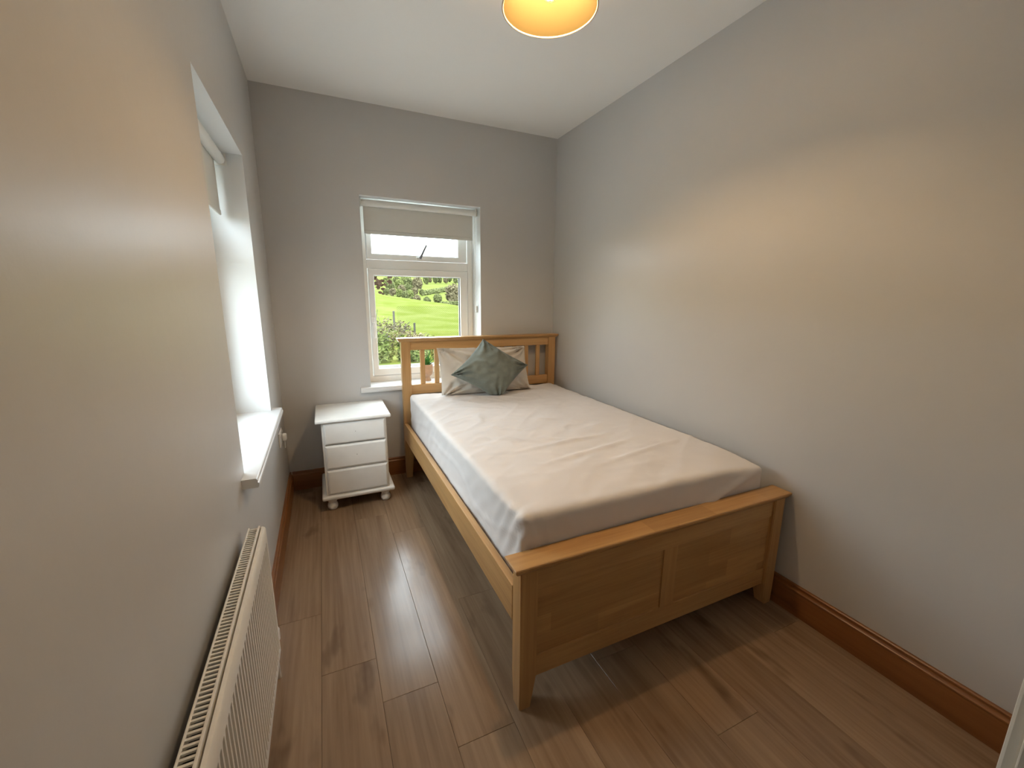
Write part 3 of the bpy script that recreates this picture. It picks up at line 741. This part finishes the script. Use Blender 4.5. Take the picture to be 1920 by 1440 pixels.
# ------------------------------------------------------------------ potted aloe on the sill
PXc, PYc, PZ = 1.015, .085, .705
pp = thing('potted_aloe', (PXc, PYc, PZ), 'small aloe in a terracotta footed pot on the window sill', 'potted plant')
obj('pot', lathe(bmesh.new(), [(.030, PZ), (.032, PZ+.004), (.026, PZ+.014), (.022, PZ+.026), (.022, PZ+.034), (.031, PZ+.042), (.041, PZ+.052), (.045, PZ+.066), (.046, PZ+.120), (.048, PZ+.124), (.047, PZ+.130), (.042, PZ+.130), (.041, PZ+.116)], PXc, PYc, 32), M['pot'], pp, smooth=40)
obj('soil', lathe(bmesh.new(), [(.0405, PZ+.113), (.039, PZ+.121), (.01, PZ+.124)], PXc, PYc, 20), M['soil'], pp, smooth=60)
rnd = random.Random(4)
for (ang, lean, ln) in ((2.6, .12, .115), (.2, .75, .085), (3.4, .85, .08), (1.2, .55, .09), (4.4, .6, .10), (5.3, .45, .105), (0.7, .28, .12), (5.9, .95, .07)):
    bm = bmesh.new(); rs = []
    dirv = Vector((math.cos(ang), math.sin(ang), 0)); side = Vector((-math.sin(ang), math.cos(ang), 0))
    for i in range(6):
        t = i/5; a = lean*(.6+.5*t)
        c = Vector((PXc, PYc, PZ+.118)) + dirv*(.010 + ln*t*math.sin(a)) + Vector((0, 0, ln*t*math.cos(a)))
        w_ = .0105*(1-t)**.8+.0006; nn = (dirv*math.cos(a) - Vector((0,0,1))*math.sin(a))
        rs.append([bm.verts.new(c+side*w_), bm.verts.new(c-nn*w_*.1-side*0), bm.verts.new(c-side*w_), bm.verts.new(c+nn*w_*.7)])
    for a, b in zip(rs, rs[1:]):
        for i in range(4): bm.faces.new((a[i], a[(i+1) % 4], b[(i+1) % 4], b[i]))
    bm.faces.new(rs[0]); bm.faces.new(rs[-1]); bmesh.ops.recalc_face_normals(bm, faces=bm.faces[:])
    obj('leaf', bm, M['aloe'], pp, smooth=50)

# ------------------------------------------------------------------ pendant lamp
LX, LYY, RIM = 1.036, -1.759, 2.262
lamp = thing('pendant_lamp', (LX, LYY, RIM), 'lit ceiling pendant with a warm orange fabric cone shade', 'lamp')
sm = bpy.data.materials.new('warm_lamp_shade_cloth'); sm.use_nodes = True; N = sm.node_tree.nodes; L = sm.node_tree.links
for n in list(N): N.remove(n)
out = N.new('ShaderNodeOutputMaterial'); df = N.new('ShaderNodeBsdfDiffuse'); tl = N.new('ShaderNodeBsdfTranslucent'); mx = N.new('ShaderNodeMixShader')
df.inputs[0].default_value = (.056, .043, .019, 1); tl.inputs[0].default_value = (.06, .036, .014, 1); mx.inputs[0].default_value = .22
L.new(df.outputs[0], mx.inputs[1]); L.new(tl.outputs[0], mx.inputs[2]); L.new(mx.outputs[0], out.inputs[0])
SH, RT, RBm = .130, .105, .153
bm = bmesh.new(); n = 64
def rg(r, z): return [bm.verts.new((LX+r*math.cos(2*math.pi*i/n), LYY+r*math.sin(2*math.pi*i/n), z)) for i in range(n)]
rs = [rg(RBm-.0012, RIM), rg(RBm, RIM), rg(RT, RIM+SH), rg(RT-.0012, RIM+SH)]
for a, b in zip(rs, rs[1:]+rs[:1]):
    for i in range(n): bm.faces.new((a[i], a[(i+1) % n], b[(i+1) % n], b[i]))
bmesh.ops.recalc_face_normals(bm, faces=bm.faces[:])
shade = obj('lamp_shade', bm, sm, lamp, smooth=40)
def torus(R, r, z, n=64, k=8):
    bm = bmesh.new(); rr = []
    for i in range(n):
        a = 2*math.pi*i/n; rr.append([bm.verts.new((LX+(R+r*math.cos(2*math.pi*j/k))*math.cos(a), LYY+(R+r*math.cos(2*math.pi*j/k))*math.sin(a), z+r*math.sin(2*math.pi*j/k))) for j in range(k)])
    for i in range(n):
        for j in range(k): bm.faces.new((rr[i][j], rr[(i+1) % n][j], rr[(i+1) % n][(j+1) % k], rr[i][(j+1) % k]))
    bmesh.ops.recalc_face_normals(bm, faces=bm.faces[:]); return bm
trim_m = plain('cream_shade_trim', (.62, .50, .34), .8)
obj('rim_trim', torus(RBm-.0005, .0028, RIM+.001), trim_m, shade, smooth=60)
obj('top_ring', torus(RT-.001, .0025, RIM+SH), trim_m, shade, smooth=60)
em = bpy.data.materials.new('glowing_bulb'); em.use_nodes = True; N = em.node_tree.nodes; L = em.node_tree.links
for q in list(N): N.remove(q)
out = N.new('ShaderNodeOutputMaterial'); e = N.new('ShaderNodeEmission'); e.inputs[0].default_value = (1.0, .60, .25, 1); e.inputs[1].default_value = 40.0
L.new(e.outputs[0], out.inputs[0])
BC = RIM+.072
gb_m = glass_pane('clear_bulb_glass')
prof = [(.0008, BC-.052)] + [(.030*math.sin(a), BC-.022-.030*math.cos(a)) for a in [math.pi*k/12 for k in range(1, 8)]] + [(.024, BC+.008), (.016, BC+.032), (.0145, BC+.052)]
bulb = obj('bulb', lathe(bmesh.new(), prof, LX, LYY, 24), gb_m, lamp, smooth=60)
for k in range(4):
    a = math.pi/4+k*math.pi/2
    obj('filament', tube(bmesh.new(), [(LX+.007*math.cos(a), LYY+.007*math.sin(a), BC-.015), (LX+.005*math.cos(a), LYY+.005*math.sin(a), BC+.017)], .0016, 6), em, bulb)
pl_ = bpy.data.lights.new('bulb_light', 'POINT'); pl_.energy = BULB; pl_.color = (1.0, .66, .36); pl_.shadow_soft_size = .026
plo = bpy.data.objects.new('bulb_light', pl_); C.objects.link(plo); plo.parent = lamp; plo.location = (0, 0, BC-RIM)
obj('lamp_holder', lathe(bmesh.new(), [(.0145, BC+.052), (.020, BC+.054), (.020, BC+.10), (.026, BC+.102), (.026, BC+.110), (.016, BC+.114), (.012, BC+.150), (.004, BC+.155)], LX, LYY, 24), M['white'], lamp, smooth=40)
for k in range(3):
    a = 2*math.pi*k/3+.4
    obj('shade_spoke', tube(bmesh.new(), [(LX+.022*math.cos(a), LYY+.022*math.sin(a), BC+.106), (LX+(RT-.001)*math.cos(a), LYY+(RT-.001)*math.sin(a), RIM+SH-.001)], .0016, 6), M['white'], lamp)
obj('cord', tube(bmesh.new(), [(LX, LYY, BC+.15), (LX, LYY, H-.02)], .0035, 8), M['white'], lamp)
obj('ceiling_rose', lathe(bmesh.new(), [(.006, H-.028), (.018, H-.026), (.040, H-.016), (.044, H-.004), (.044, H)], LX, LYY, 32), M['white'], lamp, smooth=40)

# ------------------------------------------------------------------ outside
M['grass'] = leafy('meadow_grass', (.070, .082, .015), (.092, .100, .028), .5)
M['hillgrass'] = leafy('pasture_grass', (.080, .092, .022), (.095, .102, .032), .05)
def terrain(x, y):
    g = -.55
    rz = max(-2.5, min(4.0, 1.79 - (x-6.4)*.142))
    if y <= 50: z = g + (rz-g)*sstep(10, 54, y)
    else:
        zb = g + (rz-g)*sstep(10, 54, 50)
        far = [(50, -2.6), (72, -2.6), (85, -1.3), (100, .3), (150, 2.8), (200, 7.0), (290, 14.2), (340, 22), (420, 26)]
        for (y0, z0), (y1, z1) in zip(far, far[1:]):
            if y <= y1 or y1 == 420: zf = z0 + (z1-z0)*min(1, (y-y0)/(y1-y0)); break
        k = sstep(50, 72, y); z = zb*(1-k) + zf*k
    # fade to level ground to the sides and behind the house
    k = sstep(-30, 5, y); z = g*(1-k) + z*k
    return z
def build_terrain():
    bm = bmesh.new()
    xs = [-120, -80, -50, -30, -20, -12] + [-8+2*i for i in range(30)] + [54+6*i for i in range(20)] + [190, 240]
    ys = [-60, -30, -15, -8, -4, 0] + [2+2*i for i in range(40)] + [84+6*i for i in range(42)] + [350, 400]
    g = [[bm.verts.new((x, y, terrain(x, y) + .06*noise.noise(Vector((x*.4, y*.4, 0))))) for y in ys] for x in xs]
    near = []
    for i in range(len(xs)-1):
        for j in range(len(ys)-1):
            f = bm.faces.new((g[i][j], g[i+1][j], g[i+1][j+1], g[i][j+1])); f.material_index = 0 if ys[j] < 60 else 1
    return bm
hill = obj('ground', build_terrain(), [M['grass'], M['hillgrass']], origin=(0, 0, 0), smooth=80); reg(hill, 'sloping green meadow and pasture beyond the window', kind='structure')

# trees
TREE = [leafy('olive_leaves', (.045, .052, .020), (.10, .105, .044), 1.6), leafy('russet_leaves', (.065, .055, .030), (.125, .105, .060), 1.6), leafy('dark_leaves', (.050, .056, .022), (.105, .110, .045), 1.6), leafy('yellow_green_leaves', (.062, .076, .022), (.120, .128, .046), 1.6)]
bark = plain('grey_bark', (.05, .043, .035), .9)
def crown(bm, c, rx, rz, seed, sub=3, amp=.28):
    t = bmesh.new(); bmesh.ops.create_icosphere(t, subdivisions=sub, radius=1)
    for v in t.verts:
        q = v.co.copy(); d = 1 + amp*noise.noise(q*2.2+Vector((seed, 0, 0))) + amp*.8*noise.noise(q*5+Vector((0, seed, 0))) + amp*.5*noise.noise(q*11+Vector((0, 0, seed)))
        v.co = Vector((c[0]+q.x*rx*d, c[1]+q.y*rx*d, c[2]+q.z*rz*d))
    merge(bm, t)
def tree(x, y, w, h, mi, label, group, seed, cat='tree', name='tree'):
    z = terrain(x, y); r = random.Random(seed)
    t = thing(name, (x, y, z), label, cat, group)
    bm = bmesh.new(); n = 6
    crown(bm, (x, y, z+h*.50), w*.32, h*.36, seed, 3, .4)
    for k in range(n):
        a = 6.28*k/n+r.random(); q = .16+.10*r.random(); sc = .16+.10*r.random()
        crown(bm, (x+math.cos(a)*w*q, y+math.sin(a)*w*q, z+h*(.24+.46*r.random())), w*sc, h*sc*1.1, seed+k*3.1, 3, .4)
    for k in range(420):      # ragged leafy outline
        a, e = r.random()*6.28, math.asin(r.uniform(-.75, 1)); q = Vector((math.cos(a)*math.cos(e), math.sin(a)*math.cos(e), math.sin(e)))
        rad_ = .78+.40*r.random()
        c = Vector((x+q.x*w*.43*rad_, y+q.y*w*.43*rad_, z+h*.52+q.z*h*.44*rad_)); sz = (w+h)*.042*(.6+.8*r.random())
        u = Vector((r.uniform(-1, 1), r.uniform(-1, 1), r.uniform(-1, 1))).normalized(); v = u.orthogonal().normalized()
        bm.faces.new([bm.verts.new(c+d) for d in (-u*sz, v*sz*.7, u*sz, -v*sz*.7)])
    obj('crown', bm, TREE[mi], t, smooth=25)
    obj('trunk', tube(bmesh.new(), [(x, y, z-.2), (x+.1, y, z+h*.25), (x, y, z+h*.5)], [w*.05, w*.04, w*.025], 8), bark, t)
exec_trees = [
  (19.0, 131.5, 2.26, 2.22, 2, 'dark green tree, first from the copper branch along the woodland front edge', 'trees of the mixed woodland on the hillside'),
  (20.21, 127.0, 2.19, 2.33, 1, 'russet tree, second from the copper branch along the woodland front edge', 'trees of the mixed woodland on the hillside'),
  (20.8, 119.5, 2.08, 2.37, 3, 'yellow green tree, third from the copper branch along the woodland front edge', 'trees of the mixed woodland on the hillside'),
  (20.44, 109.0, 1.92, 2.18, 2, 'dark green tree, fourth from the copper branch along the woodland front edge', 'trees of the mixed woodland on the hillside'),
  (22.51, 113.0, 1.99, 2.42, 3, 'yellow green tree, fifth from the copper branch along the woodland front edge', 'trees of the mixed woodland on the hillside'),
  (20.3, 99.0, 1.17, 1.47, 0, 'olive tree, sixth from the copper branch along the woodland front edge', 'trees of the mixed woodland on the hillside'),
  (21.01, 97.0, 1.73, 1.97, 1, 'russet tree, seventh from the copper branch along the woodland front edge', 'trees of the mixed woodland on the hillside'),
  (25.31, 142.0, 2.79, 2.99, 1, 'russet tree, first from the copper branch in the woodland middle row', 'trees of the mixed woodland on the hillside'),
  (28.36, 147.0, 2.91, 3.11, 0, 'olive tree, second from the copper branch in the woodland middle row', 'trees of the mixed woodland on the hillside'),
  (27.19, 130.0, 2.29, 2.6, 1, 'russet tree, third from the copper branch in the woodland middle row', 'trees of the mixed woodland on the hillside'),
  (34.85, 162.0, 3.98, 5.17, 1, 'russet tree, fourth from the copper branch in the woodland middle row', 'trees of the mixed woodland on the hillside'),
  (29.53, 130.5, 1.62, 2.11, 2, 'dark green tree, fifth from the copper branch in the woodland middle row', 'trees of the mixed woodland on the hillside'),
  (28.16, 192.5, 4.14, 3.96, 3, 'yellow green tree, first from the copper branch in the woodland back row', 'trees of the mixed woodland on the hillside'),
  (23.56, 154.5, 3.35, 4.01, 0, 'olive tree, second from the copper branch in the woodland back row', 'trees of the mixed woodland on the hillside'),
  (34.71, 210.0, 3.59, 3.26, 0, 'olive tree, third from the copper branch in the woodland back row', 'trees of the mixed woodland on the hillside'),
  (27.85, 161.0, 3.52, 4.21, 3, 'yellow green tree, fourth from the copper branch in the woodland back row', 'trees of the mixed woodland on the hillside'),
  (36.62, 199.5, 4.58, 3.9, 3, 'yellow green tree, fifth from the copper branch in the woodland back row', 'trees of the mixed woodland on the hillside'),
  (33.03, 170.5, 3.75, 4.71, 0, 'olive tree, sixth from the copper branch in the woodland back row', 'trees of the mixed woodland on the hillside'),
  (25.45, 95.0, 2.06, 2.5, 2, 'dark round tree standing alone in the pasture', None),
  (22.93, 95.0, 1.77, 1.69, 0, 'small pale green tree beside the lone dark one', None),
  (29.94, 97.5, 3.87, 4.51, 1, 'large russet tree at the edge of the view', None),
  (49.44, 211.0, 2.77, 4.49, 2, 'dark green tree, first from the woodland in the hilltop wood', 'trees of the hilltop wood'),
  (55.74, 229.0, 2.36, 3.66, 1, 'russet tree, second from the woodland in the hilltop wood', 'trees of the hilltop wood'),
  (57.1, 221.5, 3.14, 5.05, 0, 'olive tree, third from the woodland in the hilltop wood', 'trees of the hilltop wood'),
  (59.69, 223.0, 2.54, 3.85, 2, 'dark green tree, fourth from the woodland in the hilltop wood', 'trees of the hilltop wood'),
  (62.7, 221.5, 2.85, 4.75, 1, 'russet tree, fifth from the woodland in the hilltop wood', 'trees of the hilltop wood'),
  (70.96, 242.0, 2.6, 3.88, 0, 'olive tree, sixth from the woodland in the hilltop wood', 'trees of the hilltop wood'),
  (66.72, 216.0, 3.07, 4.91, 2, 'dark green tree, seventh from the woodland in the hilltop wood', 'trees of the hilltop wood'),
  (73.31, 231.0, 2.79, 4.44, 1, 'russet tree, eighth from the woodland in the hilltop wood', 'trees of the hilltop wood'),
]
for k, (x, y, w, h, mi, lab, grp) in enumerate(exec_trees):
    tree(x, y, w, h, mi, lab, grp, 11.7*k+3)
# hedges running along the field edges
def hedge(pts, mi, label, seed):
    x0, y0 = pts[0][:2]; r = random.Random(seed)
    t = thing('hedgerow', (x0, y0, terrain(x0, y0)), label, 'hedge')
    bm = bmesh.new()
    for (x, y, w, h) in pts:
        z = terrain(x, y); crown(bm, (x, y, z+h*.45), w*.62, h*.55, seed+x, 3, .4)
        for k in range(70):
            a, e = r.random()*6.28, math.asin(r.uniform(-.5, 1)); q = Vector((math.cos(a)*math.cos(e), math.sin(a)*math.cos(e), math.sin(e)))
            c = Vector((x+q.x*w*.66, y+q.y*w*.6, z+h*.45+q.z*h*.6)); sz = h*.10*(.6+.8*r.random()); u = Vector((r.uniform(-1, 1), r.uniform(-1, 1), r.uniform(-1, 1))).normalized(); v = u.orthogonal().normalized()
            bm.faces.new([bm.verts.new(c+d) for d in (-u*sz, v*sz*.7, u*sz, -v*sz*.7)])
    obj('foliage', bm, TREE[mi], t, smooth=25)
for a in (
  ([(31.22, 135.0, 1.41, 1.45), (33.05, 139.0, 1.45, 1.5), (34.82, 142.5, 1.49, 1.54), (36.89, 147.0, 1.54, 1.59), (38.89, 151.0, 1.59, 1.64), (40.44, 153.0, 1.61, 1.66), (42.29, 156.0, 1.65, 1.7), (44.05, 158.5, 1.68, 1.73), (45.98, 161.5, 1.71, 1.77)], 2, 'dark hedgerow dividing the two bright pastures on the hillside', 5.3),
  ([(26.32, 93.5, 0.95, 0.86), (26.96, 93.5, 0.96, 0.86), (27.59, 93.5, 0.96, 0.86), (28.23, 93.5, 0.96, 0.87), (28.88, 93.5, 0.96, 0.87), (29.53, 93.5, 0.97, 0.87), (30.18, 93.5, 0.97, 0.87)], 2, 'low dark hedge along the meadow brow under the russet tree', 9.1),
): hedge(*a)

# brambles and weeds along the garden edge: leafy clumps of separate leaves
BR = [leafy('bramble_leaves_green', (.055, .072, .018), (.12, .13, .045), 5), leafy('bramble_leaves_tan', (.085, .070, .038), (.16, .135, .080), 5)]
def leaf_clump(name, x, y, w, d, h, n, mi, label, cat, group, size, seed):
    r = random.Random(seed); z0 = terrain(x, y)
    t = thing(name, (x, y, z0), label, cat, group)
    bm = bmesh.new()
    for i in range(n):
        a = r.random()*6.28; q = math.sqrt(r.random()); hh = r.random()**.8*h*(1-.6*q*q)
        c = Vector((x+math.cos(a)*q*w/2, y+math.sin(a)*q*d/2, z0+hh+.02))
        s = size*(.6+.8*r.random()); az = r.random()*6.28; ti = r.uniform(-.9, .9)
        u = Vector((math.cos(az), math.sin(az), ti)).normalized(); v = u.orthogonal().normalized(); v = (v*math.cos(az*3)+u.cross(v)*math.sin(az*3))
        pts = [c-u*s*.5, c+v*s*.28, c+u*s*.6, c-v*s*.28]
        bm.faces.new([bm.verts.new(p) for p in pts])
    reg(obj('foliage', bm, BR[mi], t), kind='stuff')
    bm = bmesh.new()
    for i in range(9):
        a = r.random()*6.28; q = r.random()*.4
        tube(bm, [(x+math.cos(a)*q*w/2, y+math.sin(a)*q*d/2, z0-.05), (x+math.cos(a)*w*.3*q, y+math.sin(a)*d*.3*q, z0+h*.5), (x+math.cos(a)*w*.42, y+math.sin(a)*d*.42, z0+h*(.6+.4*r.random()))], .008, 5)
    reg(obj('stems', bm, bark, t), kind='stuff')
CL = [
  ('bramble_bush', 1.66, 9.6, 0.95, 0.95, 0.95, 700, 0, 'pale green bramble bush, first from the window handle along the garden edge', 'bush', 'bramble bushes along the garden edge', 0.11),
  ('bramble_bush', 2.37, 11.3, 1.15, 0.95, 0.85, 650, 0, 'pale green bramble bush, second from the window handle along the garden edge', 'bush', 'bramble bushes along the garden edge', 0.11),
  ('bramble_bush', 2.75, 9.6, 1.0, 0.95, 0.6, 700, 0, 'pale green bramble bush, third from the window handle along the garden edge', 'bush', 'bramble bushes along the garden edge', 0.11),
  ('bramble_bush', 3.67, 11.3, 1.15, 0.95, 0.6, 650, 0, 'pale green bramble bush, fourth from the window handle along the garden edge', 'bush', 'bramble bushes along the garden edge', 0.11),
  ('bramble_bush', 3.88, 9.6, 1.1, 0.95, 0.5, 700, 0, 'pale green bramble bush, fifth from the window handle along the garden edge', 'bush', 'bramble bushes along the garden edge', 0.11),
  ('bramble_bush', 2.41, 13.2, 1.15, 1.0, 1.15, 700, 1, 'tan dried thicket around the fence posts, first from the window handle', 'bush', 'dried thickets around the posts', 0.1),
  ('bramble_bush', 3.2, 14.6, 1.2, 1.0, 0.85, 650, 1, 'tan dried thicket around the fence posts, second from the window handle', 'bush', 'dried thickets around the posts', 0.1),
  ('bramble_bush', 3.62, 13.2, 1.15, 1.0, 0.5, 600, 1, 'tan dried thicket around the fence posts, third from the window handle', 'bush', 'dried thickets around the posts', 0.1),
  ('leafy_sapling', 1.93, 12.4, 0.4, 0.4, 1.5, 120, 0, 'slim green sapling against the window frame', 'sapling', None, 0.11),
]
for k, a in enumerate(CL): leaf_clump(*a, seed=100+k)

# added pale paving, out of view, bounces daylight up to the ceiling
pv = plain('bounce_paving_pale', (.52, .49, .45), .85, bump=.3, bscale=30, var=.05, vscale=3)
pav = obj('added_bounce_paving', B(-14, 7, -8, 6.8, -.62, -.40, .01), pv); reg(pav, 'added pale paving around the house, out of view, bouncing daylight upward', kind='structure')
# added unseen hedge: keeps low sky light off the far wall
hb = bmesh.new(); hr = random.Random(3)
box(hb, -7.2, -6.0, -7.5, 5.5, -.5, 2.75, .15)
for k in range(2600):
    c = Vector((hr.choice((-6.0, hr.uniform(-7.2, -6.0))), hr.uniform(-7.5, 5.5), hr.uniform(-.4, 2.8)))
    if c.x < -6.001: c.z = 2.78
    u = Vector((hr.uniform(-1, 1), hr.uniform(-1, 1), hr.uniform(-1, 1))).normalized(); v = u.orthogonal(); sz = .05+.05*hr.random()
    hb.faces.new([hb.verts.new(c+d) for d in (-u*sz, v*sz*.6, u*sz, -v*sz*.6)])
reg(obj('added_shade_hedge', hb, TREE[3]), 'added tall hedge, out of view, shading the side window light', kind='structure')
# low garden wall under the brambles
gw_m = plain('weathered_stone', (.062, .056, .046), .9, bump=.4, bscale=20, var=.2, vscale=6)
gw = obj('garden_wall', B(-6, 14, 7.9, 8.2, -.7, -.42, .02), gw_m); reg(gw, 'low weathered stone garden wall below the brambles', 'garden wall')

# fence posts and chain link
post_m = wood('weathered_post', (.035, .030, .022), (.065, .055, .040), 'z', rough=.9)
def fence_post(x, y, ztop, lean, label):
    z = terrain(x, y)
    bm = tube(bmesh.new(), [(x-lean, y, z-.1), (x, y, ztop-.01), (x, y, ztop)], [.055, .05, .035], 10)
    reg(obj('fence_post', bm, post_m, smooth=50), label, 'fence post', 'old fence posts in the meadow')
fence_post(3.348, 17, .72, 0, 'tall weathered wooden fence post rising from the brambles')
fence_post(4.291, 17, .16, 0, 'short stout wooden fence post at the meadow edge')
fence_post(3.90, 17, .12, .18, 'leaning weathered fence post between the upright two')
ch = thing('chain_link_fence', (6.4, 16.4, terrain(6.4, 16.4)), 'wire mesh fence strung across the green meadow', 'wire fence')
bm = bmesh.new(); cell = .095; fx0_, fx1_, fz0, fz1 = 3.4, 9.4, -.6, .95
def wire(bm, a, b, r=.0034):
    a, b = Vector(a), Vector(b); d = (b-a).normalized(); s = Vector((0, 1, 0)); u = d.cross(s)
    q = []
    for p in (a, b): q.append([bm.verts.new(p+u*r), bm.verts.new(p+s*r-u*r*.5), bm.verts.new(p-s*r-u*r*.5)])
    for i in range(3): bm.faces.new((q[0][i], q[0][(i+1) % 3], q[1][(i+1) % 3], q[1][i]))
hh = fz1-fz0; k = 0
x = fx0_-hh
while x < fx1_:
    a0, a1 = max(x, fx0_), min(x+hh, fx1_)
    if a1 > a0: wire(bm, (a0, 16.4, fz0+(a0-x)), (a1, 16.4, fz0+(a1-x))); wire(bm, (a0, 16.41, fz1-(a0-x)), (a1, 16.41, fz1-(a1-x)))
    x += cell
reg(obj('wire_mesh', bm, plain('galvanised_wire', (.016, .022, .008), .9, spec=0), ch), kind='stuff')
for x in (6.4, 9.4):
    obj('steel_post', tube(bmesh.new(), [(x, 16.46, -.7), (x, 16.46, fz1-.02)], .016, 8), post_m, ch)

# branch with dark leaves hanging in front of the window
bl = leafy('copper_leaves', (.020, .012, .008), (.045, .028, .018), 12)
br = thing('tree_branch', (.75, 2.5, 1.75), 'dark copper leaved branch hanging outside the window', 'branch')
obj('twig', tube(bmesh.new(), [(.30, 2.6, 2.05), (.62, 2.55, 1.82), (.80, 2.5, 1.70), (.86, 2.48, 1.52)], [.014, .009, .006, .003], 6), bark, br)
rb = random.Random(8)
LEAVES = [(1.144, 2.62, 1.548), (1.122, 2.574, 1.546), (1.117, 2.522, 1.6), (1.132, 2.708, 1.605), (1.138, 2.559, 1.61), (1.111, 2.358, 1.596), (1.106, 2.52, 1.543), (1.005, 2.72, 1.558), (0.982, 2.697, 1.66), (0.954, 2.333, 1.463), (0.983, 2.401, 1.498), (0.996, 2.589, 1.522), (0.987, 2.659, 1.479), (0.953, 2.491, 1.51), (1.014, 2.738, 1.543), (1.074, 2.672, 1.51), (1.046, 2.433, 1.505), (0.955, 2.273, 1.513), (1.002, 2.348, 1.39), (1.025, 2.721, 1.656), (0.966, 2.512, 1.474), (1.007, 2.624, 1.547), (0.986, 2.268, 1.611), (0.994, 2.42, 1.523), (0.917, 2.42, 1.591), (1.02, 2.406, 1.546), (0.95, 2.289, 1.48), (1.051, 2.748, 1.453), (1.024, 2.743, 1.509), (0.934, 2.369, 1.524), (0.928, 2.478, 1.572), (1.001, 2.708, 1.514), (1.053, 2.669, 1.509), (1.056, 2.725, 1.456), (0.922, 2.303, 1.579), (0.987, 2.672, 1.509), (1.003, 2.75, 1.463), (1.054, 2.477, 1.639), (0.924, 2.49, 1.509), (0.953, 2.323, 1.458), (0.923, 2.73, 1.402), (0.949, 2.419, 1.56), (1.031, 2.641, 1.497), (1.033, 2.643, 1.562), (1.001, 2.582, 1.406), (1.004, 2.602, 1.406)]
for p in LEAVES:
    p = Vector(p); az = rb.random()*6.28; s = .020+.012*rb.random()
    u = Vector((math.cos(az), .4*math.sin(az*2), -.4+.8*rb.random())).normalized(); v = u.cross(Vector((rb.uniform(-.5,.5), 1, rb.uniform(-.5,.5)))).normalized()
    bm = bmesh.new(); nn = u.cross(v)*.003
    ring_ = [p-u*s, p-u*s*.3+v*s*.6, p+u*s*.5+v*s*.5, p+u*s*1.2, p+u*s*.5-v*s*.5, p-u*s*.3-v*s*.6]
    a = [bm.verts.new(q+nn*.2) for q in ring_]; c = [bm.verts.new(q-nn*.2) for q in ring_]
    bm.faces.new(a); bm.faces.new(list(reversed(c)))
    for i in range(6): bm.faces.new((a[i], c[i], c[(i+1) % 6], a[(i+1) % 6]))
    obj('leaf', bm, bl, br)
